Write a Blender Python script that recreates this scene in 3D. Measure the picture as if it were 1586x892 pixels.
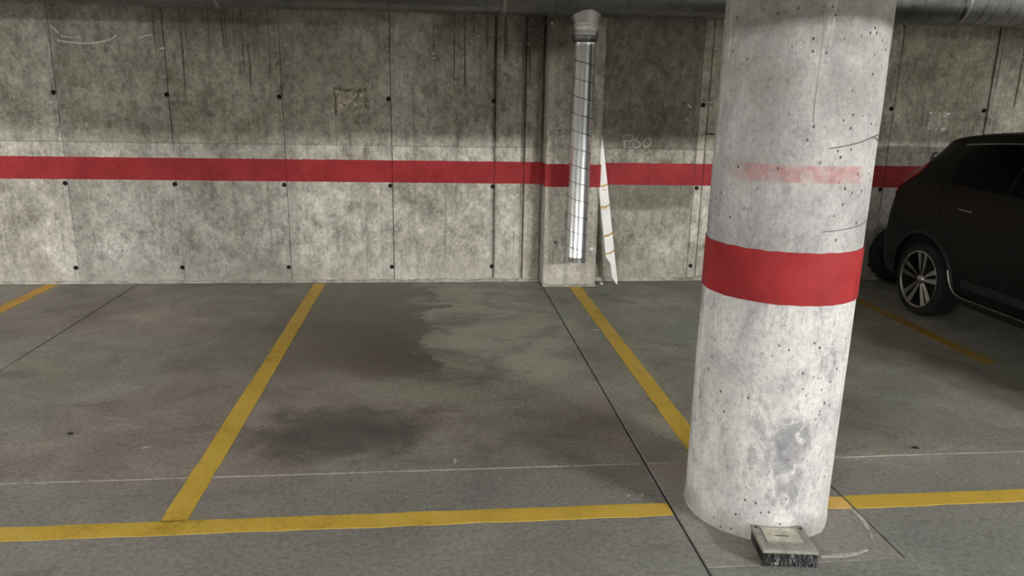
import bpy, bmesh, math, random
import numpy as np
from mathutils import Vector, Matrix, noise as mnoise

# ------------------------------------------------------------------ clean
for o in list(bpy.data.objects):
    bpy.data.objects.remove(o, do_unlink=True)
S = bpy.context.scene
C = S.collection
random.seed(7)

# ------------------------------------------------------------------ camera
cam_d = bpy.data.cameras.new('camera')
cam = bpy.data.objects.new('camera', cam_d)
C.objects.link(cam)
R_ = Vector((0.9946, -0.1020, 0.0192)); F_ = Vector((0.1036, 0.9641, -0.2446))
F_.normalize(); U_ = R_.cross(F_).normalized(); R_ = F_.cross(U_).normalized()
m = Matrix((( R_.x, U_.x, -F_.x, 0), (R_.y, U_.y, -F_.y, 0), (R_.z, U_.z, -F_.z, 1.6), (0, 0, 0, 1)))
cam.matrix_world = m
cam_d.sensor_fit = 'HORIZONTAL'
cam_d.sensor_width = 36.0
cam_d.lens = 36.0 * 1150.8 / 1586.0
cam_d.clip_start = 0.05
S.camera = cam

# ------------------------------------------------------------------ world, light levels
w = bpy.data.worlds.new('world'); S.world = w
w.use_nodes = True
w.node_tree.nodes['Background'].inputs[0].default_value = (0.9, 0.95, 1.0, 1)
w.node_tree.nodes['Background'].inputs[1].default_value = 0.02
S.view_settings.view_transform = 'Standard'
S.view_settings.look = 'None'
S.view_settings.gamma = 1.0
S.view_settings.use_curve_mapping = False
S.view_settings.exposure = 3.4
LAMP_R, LAMP_L, FILL_ER, FILL_EL = 165.0, 60.0, 24.0, 34.0    # emission of the lamp tubes; ER and EL are added fill

D = 6.566          # wall face
ZC = 2.75          # ceiling

# ------------------------------------------------------------------ node helper
class NB:
    def __init__(s, name):
        s.mat = bpy.data.materials.new(name); s.mat.use_nodes = True
        s.t = s.mat.node_tree; s.t.nodes.clear()
        s.o = s.t.nodes.new('ShaderNodeOutputMaterial')
        s.tc = s.t.nodes.new('ShaderNodeTexCoord')
        s.p = s.tc.outputs['Object']
    def new(s, typ): return s.t.nodes.new(typ)
    def put(s, sock, v):
        if isinstance(v, bpy.types.NodeSocket): s.t.links.new(v, sock)
        elif v is not None:
            if isinstance(v, (tuple, list)) and len(v) == 3 and sock.type == 'RGBA': v = (*v, 1)
            sock.default_value = v
    def m(s, op, a, b=None, c=None, clamp=False):
        n = s.new('ShaderNodeMath'); n.operation = op; n.use_clamp = clamp
        s.put(n.inputs[0], a)
        if b is not None: s.put(n.inputs[1], b)
        if c is not None: s.put(n.inputs[2], c)
        return n.outputs[0]
    def vm(s, vec, scale=(1, 1, 1), loc=(0, 0, 0)):
        n = s.new('ShaderNodeMapping')
        s.put(n.inputs['Vector'], vec); n.inputs['Scale'].default_value = scale; n.inputs['Location'].default_value = loc
        return n.outputs[0]
    def noise(s, scale, detail=4, rough=.55, vec=None, dist=0.0):
        n = s.new('ShaderNodeTexNoise'); s.put(n.inputs['Vector'], vec if vec is not None else s.p)
        n.inputs['Scale'].default_value = scale; n.inputs['Detail'].default_value = detail
        n.inputs['Roughness'].default_value = rough; n.inputs['Distortion'].default_value = dist
        return n.outputs['Fac']
    def vor(s, scale, vec=None, feature='F1', rnd=1.0):
        n = s.new('ShaderNodeTexVoronoi'); n.feature = feature
        s.put(n.inputs['Vector'], vec if vec is not None else s.p)
        n.inputs['Scale'].default_value = scale; n.inputs['Randomness'].default_value = rnd
        return n.outputs['Distance']
    def xyz(s, vec=None):
        n = s.new('ShaderNodeSeparateXYZ'); s.put(n.inputs[0], vec if vec is not None else s.p)
        return n.outputs
    def comb(s, x, y, z):
        n = s.new('ShaderNodeCombineXYZ'); s.put(n.inputs[0], x); s.put(n.inputs[1], y); s.put(n.inputs[2], z)
        return n.outputs[0]
    def st(s, v, lo, hi, a=0.0, b=1.0):
        n = s.new('ShaderNodeMapRange'); n.interpolation_type = 'SMOOTHSTEP'
        s.put(n.inputs[0], v); n.inputs[1].default_value = lo; n.inputs[2].default_value = hi
        n.inputs[3].default_value = a; n.inputs[4].default_value = b
        return n.outputs[0]
    def box(s, v, a, b, f):
        return s.m('MULTIPLY', s.st(v, a - f, a + f), s.st(v, b - f, b + f, 1, 0))
    def ramp(s, fac, stops, interp='LINEAR'):
        n = s.new('ShaderNodeValToRGB'); n.color_ramp.interpolation = interp
        e = n.color_ramp.elements
        while len(e) < len(stops): e.new(0.5)
        for i, (p_, c_) in enumerate(stops):
            e[i].position = p_; e[i].color = (*c_, 1) if len(c_) == 3 else c_
        s.put(n.inputs[0], fac)
        return n.outputs[0]
    def mix(s, fac, a, b, blend='MIX'):
        n = s.new('ShaderNodeMix'); n.data_type = 'RGBA'; n.blend_type = blend
        s.put(n.inputs[0], fac); s.put(n.inputs[6], a); s.put(n.inputs[7], b)
        return n.outputs[2]
    def objcol(s):
        return s.new('ShaderNodeObjectInfo').outputs['Color']
    def done(s, col, rough=.8, metal=0.0, height=None, bump=.3, dist=.01, spec=.5, **kw):
        b = s.new('ShaderNodeBsdfPrincipled')
        s.put(b.inputs['Base Color'], col); s.put(b.inputs['Roughness'], rough); s.put(b.inputs['Metallic'], metal)
        s.put(b.inputs['Specular IOR Level'], spec)
        for k, v in kw.items(): s.put(b.inputs[k.replace('_', ' ')], v)
        if height is not None:
            n = s.new('ShaderNodeBump'); n.inputs['Strength'].default_value = bump; n.inputs['Distance'].default_value = dist
            s.put(n.inputs['Height'], height); s.t.links.new(n.outputs[0], b.inputs['Normal'])
        s.t.links.new(b.outputs[0], s.o.inputs[0])
        return s.mat

def simple(name, col, rough=.6, metal=0.0, var=.12, scale=8, **kw):
    b = NB(name)
    n = b.noise(scale, 5, .6)
    c = b.mix(b.st(n, .3, .7), tuple(x * (1 - var) for x in col), tuple(min(1, x * (1 + var)) for x in col))
    return b.done(c, rough, metal, height=b.noise(scale * 12, 3), bump=.08, **kw)

# ------------------------------------------------------------------ concrete wall
def mat_wall():
    b = NB('board_marked_concrete'); x, y, z = b.xyz()
    big = b.noise(1.1, 6, .6, dist=.4); mid = b.noise(4.5, 7, .65, dist=.6); fine = b.noise(38, 5, .7)
    tiny = b.noise(160, 3, .7)
    v = b.m('ADD', b.m('MULTIPLY', big, .5), b.m('MULTIPLY', mid, .5))
    col = b.ramp(v, [(.32, (.215, .202, .178)), (.43, (.375, .358, .325)), (.52, (.50, .485, .452)), (.64, (.66, .65, .62))])
    # mottled dark cloud marks
    cl = b.noise(2.3, 8, .7, vec=b.vm(b.p, (1.2, 1, .9), (3, 2, 7)), dist=.25)
    col = b.mix(b.st(cl, .53, .72, 0, .6), col, (.16, .143, .112))
    cl2 = b.noise(9, 6, .7, vec=b.vm(b.p, (1.3, 1, .55), (9, 2, 1)), dist=.2)
    col = b.mix(b.st(cl2, .56, .70, 0, .55), col, (.155, .143, .115))
    # fine grain
    g = b.m('ADD', b.m('MULTIPLY', fine, .6), b.m('MULTIPLY', tiny, .4))
    col = b.mix(1.0, col, b.ramp(g, [(.28, (.50, .50, .49)), (.5, (1, 1, 1)), (.72, (1.45, 1.45, 1.42))]), 'MULTIPLY')
    # vertical run marks over the whole height
    vs = b.noise(1.0, 4, .6, vec=b.comb(b.m('MULTIPLY', x, 16), 0.0, b.m('MULTIPLY', z, .55)))
    col = b.mix(b.st(vs, .52, .72, 0, .5), col, (.20, .185, .155))
    col = b.mix(b.st(b.noise(1.0, 3, .6, vec=b.comb(b.m('MULTIPLY', x, 11), 4.0, b.m('MULTIPLY', z, .8))), .58, .74, 0, .35), col, (.62, .60, .56))
    # stained strips beside the form joints, darker strip in the recess left of the pilaster
    ed = b.m('ADD', b.m('MULTIPLY', b.box(x, .758, .798, .006), .75), b.m('ADD', b.m('MULTIPLY', b.box(x, .885, .955, .015), .6), b.m('ADD', b.m('MULTIPLY', b.box(x, -3.03, -2.90, .03), .4), b.m('ADD', b.m('MULTIPLY', b.box(x, -1.25, -1.17, .02), .3), b.m('MULTIPLY', b.box(x, .50, .56, .012), .35)))), clamp=True)
    col = b.mix(b.m('MULTIPLY', ed, b.st(mid, .35, .6, .5, 1.0)), col, (.135, .122, .10))
    # damp drips below the duct
    zone = b.m('ADD', b.box(x, -2.28, -1.32, .10), b.m('ADD', b.box(x, .02, .98, .08), b.box(x, 5.05, 6.4, .12)), clamp=True)
    dn = b.noise(1.0, 2, .5, vec=b.comb(b.m('MULTIPLY', x, 34), 1.0, b.m('MULTIPLY', z, .35)), dist=.1)
    ln = b.noise(1.0, 1, .5, vec=b.comb(b.m('MULTIPLY', x, 13), 8.0, 0.0))
    zt = b.m('SUBTRACT', 2.32, b.m('MULTIPLY', b.st(ln, .3, .72), .95))
    reach = b.st(b.m('SUBTRACT', z, zt), -.02, .14)
    col = b.mix(b.m('MULTIPLY', b.m('MULTIPLY', b.st(dn, .555, .60), zone), b.m('MULTIPLY', reach, .88)), col, (.028, .024, .018))
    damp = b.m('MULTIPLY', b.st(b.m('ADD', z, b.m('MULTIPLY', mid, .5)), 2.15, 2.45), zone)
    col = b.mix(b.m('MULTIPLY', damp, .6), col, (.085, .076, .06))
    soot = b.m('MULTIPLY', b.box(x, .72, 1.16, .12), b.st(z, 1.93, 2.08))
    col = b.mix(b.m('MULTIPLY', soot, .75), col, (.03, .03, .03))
    upper_brown = b.st(b.m('ADD', z, b.m('MULTIPLY', b.m('SUBTRACT', cl, .5), 2.2)), 1.15, 2.35, 0, .42)  # cloudy brown tone that grows with height
    col = b.mix(upper_brown, col, (.225, .200, .158))
    crust = b.noise(15, 8, .8, vec=b.vm(b.p, (1.2, 1, .8)), dist=.1)
    col = b.mix(1.0, col, b.ramp(crust, [(.34, (.55, .54, .52)), (.5, (1, 1, 1)), (.64, (1.28, 1.28, 1.27))]), 'MULTIPLY')
    wetb = b.m('MULTIPLY', b.box(x, 1.44, 2.33, .03), b.box(b.m('ADD', z, b.m('MULTIPLY', b.m('SUBTRACT', mid, .5), .25)), .66, 1.10, .03))
    col = b.mix(b.m('MULTIPLY', wetb, .65), col, (.15, .145, .115))
    # white efflorescence specks and scuffs
    sp = b.noise(26, 4, .75, vec=b.vm(b.p, (1, 1, .7), (4, 4, 4)), dist=1.5)
    col = b.mix(b.st(sp, .615, .67, 0, .8), col, (.72, .71, .67))
    # lime bloom near the floor
    base = b.m('MULTIPLY', b.st(b.m('ADD', z, b.m('MULTIPLY', mid, .35)), .10, .52, 1, 0), .45)
    col = b.mix(base, col, (.52, .505, .46))
    col = b.mix(1.0, col, b.objcol(), 'MULTIPLY')
    h = b.m('ADD', b.m('MULTIPLY', mid, .6), b.m('ADD', b.m('MULTIPLY', fine, .35), b.m('MULTIPLY', tiny, .15)))
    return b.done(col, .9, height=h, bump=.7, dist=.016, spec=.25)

def mat_red():
    b = NB('red_stripe_paint'); x, y, z = b.xyz()
    n = b.noise(5, 6, .65); f = b.noise(45, 4, .7)
    col = b.ramp(b.m('ADD', b.m('MULTIPLY', n, .7), b.m('MULTIPLY', f, .3)), [(.3, (.20, .010, .013)), (.5, (.32, .018, .022)), (.72, (.40, .036, .038))])
    col = b.mix(b.st(b.noise(60, 3, .7), .68, .76, 0, .5), col, (.42, .20, .17))
    return b.done(col, .62, height=f, bump=.15, dist=.006, spec=.3)

def mat_floor():
    b = NB('trowelled_concrete_floor'); x, y, z = b.xyz()
    big = b.noise(.75, 6, .6, vec=b.vm(b.p, (1, 1, 1), (2.3, 5.1, 0)), dist=.6); mid = b.noise(3.2, 7, .65, dist=.7); fine = b.noise(48, 5, .7)
    v = b.m('ADD', b.m('MULTIPLY', big, .55), b.m('MULTIPLY', mid, .45))
    col = b.ramp(v, [(.32, (.115, .106, .096)), (.43, (.20, .19, .172)), (.53, (.265, .255, .23)), (.66, (.37, .36, .325))])
    hue = b.noise(.55, 3, .5, vec=b.vm(b.p, (1, 1, 1), (11, 3, 0)))
    col = b.mix(1.0, col, b.ramp(hue, [(.35, (1.06, .98, 1.0)), (.5, (1, 1, 1)), (.66, (.93, 1.03, .95))]), 'MULTIPLY')
    # sealed blue-grey lane strip in front of the hairline joint
    lane = b.st(b.m('ADD', y, b.m('MULTIPLY', mid, .25)), 2.95, 3.25, 1, 0)
    col = b.mix(b.m('MULTIPLY', lane, .55), col, (.215, .222, .222))
    # tyre dirt and oil patches
    oil = b.noise(1.7, 6, .6, vec=b.vm(b.p, (1.0, 1.5, 1), (7, 1, 0)), dist=.8)
    col = b.mix(b.st(oil, .55, .72, 0, .5), col, (.115, .105, .095))
    dx = b.m('DIVIDE', b.m('SUBTRACT', x, -.50), .55); dy = b.m('DIVIDE', b.m('SUBTRACT', y, 3.45), .38)
    rr = b.m('ADD', b.m('MULTIPLY', dx, dx), b.m('MULTIPLY', dy, dy))
    col = b.mix(b.m('MULTIPLY', b.st(b.m('ADD', rr, b.m('MULTIPLY', b.m('SUBTRACT', mid, .5), 2.5)), .1, 1.1, 1, 0), .62), col, (.060, .053, .052))
    # brown damp area with a crisp tide line in the middle bay, pale lime clouds beyond it
    ex = b.m('ADD', x, b.m('MULTIPLY', b.m('SUBTRACT', b.noise(1.5, 5, .6, vec=b.vm(b.p, (1, 1, 1), (3.1, .4, 0))), .5), 1.7))
    tide = b.m('MULTIPLY', b.st(ex, -.10, -.03, 1, 0), b.box(b.m('ADD', y, b.m('MULTIPLY', b.m('SUBTRACT', mid, .5), .8)), 4.25, 6.6, .10))
    tide = b.m('MULTIPLY', tide, b.st(x, -1.3, -.8))
    col = b.mix(b.m('MULTIPLY', tide, .6), col, (.155, .134, .112))
    qx = b.m('DIVIDE', b.m('SUBTRACT', x, .25), .85); qy = b.m('DIVIDE', b.m('SUBTRACT', y, 4.9), 1.6)
    qr = b.m('ADD', b.m('MULTIPLY', qx, qx), b.m('MULTIPLY', qy, qy))
    cn = b.noise(2.0, 7, .68, vec=b.vm(b.p, (1, 1.5, 1), (1, 6, 0)), dist=.5)
    pale = b.m('MULTIPLY', b.m('MULTIPLY', b.st(qr, .3, 1.3, 1, 0), b.st(cn, .35, .58)), b.m('SUBTRACT', 1.0, tide))
    col = b.mix(b.m('MULTIPLY', pale, .6), col, (.47, .465, .395))
    # thin trowel sweeps
    sw = b.noise(1.0, 4, .6, vec=b.comb(b.m('MULTIPLY', x, 3.0), b.m('MULTIPLY', y, 15), 0.0), dist=1.2)
    col = b.mix(b.st(sw, .58, .72, 0, .3), col, (.095, .088, .078))
    col = b.mix(b.st(b.noise(13, 4, .7, vec=b.vm(b.p, (1, .5, 1), (5, 5, 0)), dist=2), .70, .76, 0, .35), col, (.45, .44, .40))
    col = b.mix(1.0, col, b.ramp(fine, [(.28, (.62, .62, .62)), (.5, (1, 1, 1)), (.72, (1.35, 1.35, 1.35))]), 'MULTIPLY')
    col = b.mix(1.0, col, b.objcol(), 'MULTIPLY')
    ro = b.m('ADD', .42, b.m('MULTIPLY', mid, .35))
    h = b.m('ADD', b.m('MULTIPLY', mid, .5), b.m('MULTIPLY', fine, .3))
    return b.done(col, ro, height=h, bump=.16, dist=.008, spec=.4)

def mat_yellow():
    b = NB('worn_yellow_line_paint')
    n = b.noise(3.5, 6, .65); f = b.noise(55, 5, .75)
    col = b.ramp(b.m('ADD', b.m('MULTIPLY', n, .6), b.m('MULTIPLY', f, .4)), [(.3, (.32, .20, .018)), (.48, (.57, .385, .055)), (.7, (.68, .48, .10))])
    col = b.mix(b.st(b.noise(9, 7, .75, dist=.5), .57, .72, 0, .55), col, (.29, .21, .08))
    col = b.mix(b.st(b.noise(70, 3, .7), .66, .74, 0, .6), col, (.20, .165, .10))
    col = b.mix(1.0, col, b.objcol(), 'MULTIPLY')
    return b.done(col, .6, height=f, bump=.15, dist=.004, spec=.3)

def mat_pillar():
    b = NB('whitewashed_pillar_concrete'); x, y, z = b.xyz()
    mid = b.noise(5, 7, .65, dist=.5); fine = b.noise(55, 5, .75); big = b.noise(1.6, 5, .6)
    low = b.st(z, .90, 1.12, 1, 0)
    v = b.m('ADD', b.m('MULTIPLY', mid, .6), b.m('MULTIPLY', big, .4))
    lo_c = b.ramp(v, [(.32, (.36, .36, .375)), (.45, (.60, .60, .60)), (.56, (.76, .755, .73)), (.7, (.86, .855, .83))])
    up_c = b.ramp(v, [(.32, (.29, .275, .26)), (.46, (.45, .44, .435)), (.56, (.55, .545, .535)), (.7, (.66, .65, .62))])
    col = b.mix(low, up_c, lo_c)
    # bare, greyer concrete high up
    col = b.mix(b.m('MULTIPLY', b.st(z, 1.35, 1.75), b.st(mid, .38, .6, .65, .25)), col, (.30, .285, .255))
    # vertical lime runs
    vs = b.noise(1.0, 5, .65, vec=b.vm(b.p, (17, 17, .9)))
    col = b.mix(b.st(vs, .56, .72, 0, .55), col, (.80, .79, .76))
    vd = b.noise(1.0, 5, .65, vec=b.vm(b.p, (13, 13, 1.3), (4, 2, 3)))
    col = b.mix(b.st(vd, .55, .75, 0, .5), col, (.30, .295, .30))
    gr = b.noise(85, 4, .8, vec=b.vm(b.p, (1, 1, .55)), dist=.6)
    col = b.mix(1.0, col, b.ramp(gr, [(.28, (.66, .66, .67)), (.46, (.97, .97, .97)), (.62, (1.06, 1.06, 1.05))]), 'MULTIPLY')
    gq = b.noise(9, 8, .78, vec=b.vm(b.p, (1.5, 1.5, .6), (2, 7, 1)), dist=.6)
    col = b.mix(b.st(gq, .49, .66, 0, .8), col, (.33, .33, .345))
    # pits and grime
    pit = b.vor(34, vec=b.vm(b.p, (1, 1, .75)))
    pm = b.m('MULTIPLY', b.st(pit, .09, .17, 1, 0), b.st(b.noise(4, 3, .6, vec=b.vm(b.p, (1, 1, 1), (8, 8, 8))), .44, .58))
    col = b.mix(b.m('MULTIPLY', pm, .85), col, (.06, .055, .05))
    sc = b.noise(30, 5, .8, dist=1.5)
    col = b.mix(b.st(sc, .58, .68, 0, .6), col, (.22, .215, .215))
    # repaired grey patch low on the front
    jx = b.m('DIVIDE', b.m('ADD', b.m('SUBTRACT', x, 1.303), b.m('MULTIPLY', b.m('SUBTRACT', b.noise(9, 4), .5), .09)), .065)
    jz = b.m('DIVIDE', b.m('ADD', b.m('SUBTRACT', z, .34), b.m('MULTIPLY', b.m('SUBTRACT', b.noise(7, 4), .5), .12)), .19)
    p2 = b.m('ADD', b.m('POWER', b.m('ABSOLUTE', jx), 3.0), b.m('POWER', b.m('ABSOLUTE', jz), 3.0))
    patch = b.m('MULTIPLY', b.st(p2, .55, 1.35, 1, 0), b.st(y, 2.60, 2.62, 1, 0))
    col = b.mix(b.m('MULTIPLY', patch, b.st(b.noise(6, 5, .7), .35, .6, .35, .8)), col, b.ramp(b.noise(14, 5, .7, dist=1), [(.4, (.20, .20, .225)), (.56, (.34, .34, .36)), (.66, (.78, .78, .77))]))
    # remains of an older red band
    g = b.m('MULTIPLY', b.box(z, 1.350, 1.408, .004), b.box(x, 1.06, 1.44, .03))
    g = b.m('MULTIPLY', g, b.m('MULTIPLY', b.st(y, 2.55, 2.6, 1, 0), b.st(b.noise(12, 5, .7),   .35, .6, .25, .6)))
    col = b.mix(g, col, (.50, .17, .16))
    # dirty foot
    col = b.mix(b.st(b.m('ADD', z, b.m('MULTIPLY', mid, .12)), .08, .17, .5, 0), col, (.30, .285, .26))
    col = b.mix(1.0, col, b.ramp(fine, [(.25, (.78, .78, .78)), (.5, (1, 1, 1)), (.75, (1.15, 1.15, 1.15))]), 'MULTIPLY')
    h = b.m('SUBTRACT', b.m('ADD', b.m('MULTIPLY', mid, .5), b.m('MULTIPLY', fine, .4)), b.m('MULTIPLY', pm, .8))
    return b.done(col, .85, height=h, bump=.9, dist=.014, spec=.25)

def mat_galv(name, base=(.55, .57, .58), rough=.3, dirt=.35):
    b = NB(name)
    n = b.noise(7, 6, .65); sp = b.vor(30)
    col = b.mix(b.st(n, .4, .7, 0, dirt), base, tuple(c * .35 for c in base))
    col = b.mix(b.st(sp, .2, .6, 0, .18), col, tuple(min(1, c * 1.3) for c in base))
    ro = b.m('ADD', rough - .06, b.m('MULTIPLY', n, .2))
    return b.done(col, ro, 1.0, height=b.noise(18, 3), bump=.05, dist=.01)

def mat_foil():
    b = NB('crinkled_foil_tape')
    return b.done((.78, .78, .76), .2, 1.0, height=b.noise(35, 5, .7, dist=1.5), bump=.9, dist=.01)

def mat_emit(name, col, strength):
    b = NB(name)
    e = b.new('ShaderNodeEmission'); e.inputs[0].default_value = (*col, 1); e.inputs[1].default_value = strength
    b.t.links.new(e.outputs[0], b.o.inputs[0])
    return b.mat

M = dict(
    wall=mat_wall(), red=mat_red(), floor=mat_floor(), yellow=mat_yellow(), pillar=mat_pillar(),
    duct=mat_galv('dusty_galvanised_duct', (.25, .26, .26), .34, .4), drop=mat_galv('bright_galvanised_pipe', (.74, .77, .79), .27, .2),
    seam=mat_galv('dark_rolled_seam', (.20, .21, .22), .4, .3), foil=mat_foil(),
    subbase=simple('dark_joint_bottom', (.03, .028, .025), .95), hole=simple('dark_tie_sleeve', (.012, .011, .010), .8),
    ceil=simple('ceiling_concrete', (.78, .77, .74), .9), back=simple('garage_wall_concrete', (.55, .54, .51), .9),
    floorlime=simple('floor_lime_smear', (.42, .41, .38), .9, var=.3, scale=60), lime=simple('white_lime_smear', (.62, .61, .57), .9, scale=30), chalk=simple('chalk', (.50, .49, .43), .95, scale=40),
    glue=simple('old_glue_residue', (.52, .48, .34), .8, var=.5, scale=30), gluedark=simple('dark_glue_edge', (.19, .155, .10), .85, var=.4, scale=30),
    whitedab=simple('white_adhesive', (.93, .93, .89), .6), blackpaint=simple('black_stencil_paint', (.02, .02, .02), .7),
    board=simple('white_plastic_board', (.92, .92, .90), .45, var=.03, scale=4), tape=simple('ochre_packing_tape', (.55, .36, .10), .5, var=.3, scale=40),
    crack=simple('crack_line', (.17, .165, .16), .9), steel=simple('zinc_steel', (.45, .45, .44), .4, 1.0),
    lampbody=simple('white_lamp_housing', (.75, .75, .73), .5), speck=simple('dark_dirt', (.02, .018, .016), .9, scale=60),
    kicker=simple('mortar_fillet', (.40, .385, .34), .95, var=.3, scale=14),
)

# ------------------------------------------------------------------ mesh helpers
def link(name, me, mat=None, parent=None, loc=None):
    o = bpy.data.objects.new(name, me); C.objects.link(o)
    if mat is not None and me is not None: me.materials.append(mat)
    if parent is not None: o.parent = parent
    if loc is not None: o.location = loc
    return o
def mesh(name, bm, mat=None, parent=None, smooth=False, loc=None):
    bmesh.ops.recalc_face_normals(bm, faces=bm.faces)
    me = bpy.data.meshes.new(name); bm.to_mesh(me); bm.free()
    if smooth:
        for p in me.polygons: p.use_smooth = True
        try: me.set_sharp_from_angle(angle=math.radians(40))
        except Exception: pass
    return link(name, me, mat, parent, loc)
def empty(name, loc=(0, 0, 0), rz=0.0):
    o = bpy.data.objects.new(name, None); C.objects.link(o); o.location = loc; o.rotation_euler = (0, 0, rz)
    o.empty_display_size = .1
    return o
def tag(o, label=None, cat=None, group=None, kind=None):
    if label: o['label'] = label
    if cat: o['category'] = cat
    if group: o['group'] = group
    if kind: o['kind'] = kind
    return o
def add_box(bm, a, b, bev=0.0, seg=1):
    r = bmesh.ops.create_cube(bm, size=1.0)
    vs = r['verts']
    for v in vs:
        v.co = Vector([(a[i] + b[i]) / 2 + v.co[i] * (b[i] - a[i]) for i in range(3)])
    if bev > 0:
        es = list({e for v in vs for e in v.link_edges})
        bmesh.ops.bevel(bm, geom=es, offset=bev, segments=seg, affect='EDGES', profile=.5)
    return vs
def box_obj(name, a, b, mat, parent=None, bev=0.0, seg=1):
    bm = bmesh.new(); add_box(bm, a, b, bev, seg); return mesh(name, bm, mat, parent)
def frame_of(d):
    d = d.normalized(); a = Vector((0, 0, 1)) if abs(d.z) < .9 else Vector((1, 0, 0))
    s = d.cross(a).normalized(); return s, s.cross(d).normalized()
def add_tube(bm, pts, r, n=8, caps=True, closed=False):
    pts = [Vector(p) for p in pts]; rings = []
    N = len(pts); up = None
    for i, p in enumerate(pts):
        if closed: d = pts[(i + 1) % N] - pts[i - 1]
        else: d = pts[min(i + 1, N - 1)] - pts[max(i - 1, 0)]
        d.normalize()
        if up is None: s, up = frame_of(d)
        else:
            s = d.cross(up)
            if s.length < 1e-6: s, up = frame_of(d)
            s.normalize(); up = s.cross(d).normalized()
        rr = r[i] if isinstance(r, (list, tuple)) else r
        rings.append([bm.verts.new(p + (s * math.cos(t) + up * math.sin(t)) * rr) for t in [2 * math.pi * k / n for k in range(n)]])
    for i in range(N if closed else N - 1):
        A, B = rings[i], rings[(i + 1) % N]
        for k in range(n): bm.faces.new((A[k], A[(k + 1) % n], B[(k + 1) % n], B[k]))
    if caps and not closed:
        bm.faces.new(rings[0]); bm.faces.new(rings[-1])
def add_lathe(bm, prof, axis_pt, axis, n=32, arc=(0, 2 * math.pi)):
    """prof: (radius, along) pairs; revolved around axis through axis_pt"""
    axis = Vector(axis).normalized(); s, u = frame_of(axis); P = Vector(axis_pt)
    full = abs(arc[1] - arc[0] - 2 * math.pi) < 1e-6
    cnt = n if full else n + 1; rings = []
    for k in range(cnt):
        t = arc[0] + (arc[1] - arc[0]) * k / n
        d = s * math.cos(t) + u * math.sin(t)
        rings.append([bm.verts.new(P + d * max(r, 1e-5) + axis * h) for r, h in prof])
    for k in range(n):
        A, B = rings[k], rings[(k + 1) % cnt]
        for i in range(len(prof) - 1):
            bm.faces.new((A[i], A[i + 1], B[i + 1], B[i]))
def ragged_strip(name, x0, x1, y0, y1, mat, parent, z=.0, h=.0025, amp=.006, step=.05, along='y', seed=0):
    """thin paint slab on the floor with slightly uneven edges"""
    bm = bmesh.new(); a0, a1 = (y0, y1) if along == 'y' else (x0, x1); c0, c1 = (x0, x1) if along == 'y' else (y0, y1)
    n = max(2, int((a1 - a0) / step)); tops = []; bots = []
    for i in range(n + 1):
        a = a0 + (a1 - a0) * i / n
        e0 = c0 + amp * mnoise.noise(Vector((a * 7, seed, 1.3))) + amp * .5 * mnoise.noise(Vector((a * 31, seed, 4.3)))
        e1 = c1 + amp * mnoise.noise(Vector((a * 7, seed, 9.1))) + amp * .5 * mnoise.noise(Vector((a * 31, seed, 7.7)))
        pr = [(e0, a), (e1, a)] if along == 'y' else [(a, e0), (a, e1)]
        tops.append([bm.verts.new((p[0], p[1], z + h)) for p in pr]); bots.append([bm.verts.new((p[0], p[1], z)) for p in pr])
    for i in range(n):
        bm.faces.new((tops[i][0], tops[i][1], tops[i + 1][1], tops[i + 1][0]))
        bm.faces.new((bots[i][0], bots[i][1], bots[i + 1][1], bots[i + 1][0]))
        for k in (0, 1): bm.faces.new((tops[i][k], tops[i + 1][k], bots[i + 1][k], bots[i][k]))
    for i in (0, n): bm.faces.new((tops[i][0], tops[i][1], bots[i][1], bots[i][0]))
    return mesh(name, bm, mat, parent)
def blob(bm, c, sx, sy, sz, seed, sub=2, amp=.35):
    r = bmesh.ops.create_icosphere(bm, subdivisions=sub, radius=1.0)
    for v in r['verts']:
        k = 1 + amp * mnoise.noise(v.co * 1.7 + Vector((seed, seed * .7, 0)))
        v.co = Vector((c[0] + v.co.x * sx * k, c[1] + v.co.y * sy * k, c[2] + v.co.z * sz * k))
def wall_ribbon(bm, pts, wd, y, th=.002):
    """ribbon of width wd along (x,z) points on the wall plane y, with thickness towards the viewer"""
    P = [Vector((p[0], 0, p[1])) for p in pts]; n = len(P); L = []
    for i, p in enumerate(P):
        d = (P[min(i + 1, n - 1)] - P[max(i - 1, 0)]).normalized(); s = Vector((-d.z, 0, d.x))
        ww = wd * (.75 + .5 * random.random()) / 2
        q = []
        for k in (1, -1):
            for yy in (y, y - th): q.append(bm.verts.new(p + s * ww * k + Vector((0, yy, 0))))
        L.append(q)
    for i in range(n - 1):
        a, b = L[i], L[i + 1]
        for f in ((1, 3), (0, 2), (0, 1), (2, 3)): bm.faces.new((a[f[0]], a[f[1]], b[f[1]], b[f[0]]))
    for q in (L[0], L[-1]): bm.faces.new((q[0], q[1], q[3], q[2]))

# ================================================================== SETTING
# ---- floor: joint bottom + separate slabs
X0, X1, Y0 = -9.0, 12.0, -9.0
floor = box_obj('floor', (X0, Y0, -.20), (X1, D + .25, -.06), M['subbase']); tag(floor, 'grey trowelled concrete garage floor with saw-cut joints', kind='structure')
def slab(poly, tint, gap=.003):
    bm = bmesh.new()
    cx = sum(p[0] for p in poly) / len(poly); cy = sum(p[1] for p in poly) / len(poly)
    top = [bm.verts.new((p[0], p[1], 0)) for p in poly]; bot = [bm.verts.new((p[0], p[1], -.06)) for p in poly]
    f = bm.faces.new(top); bm.faces.new(bot[::-1]); n = len(poly)
    for i in range(n): bm.faces.new((top[i], top[(i + 1) % n], bot[(i + 1) % n], bot[i]))
    bmesh.ops.bevel(bm, geom=[e for e in f.edges], offset=.003, segments=1, affect='EDGES')
    o = mesh('floor_slab', bm, M['floor'], floor); o.color = (*tint, 1)
    return o
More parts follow.
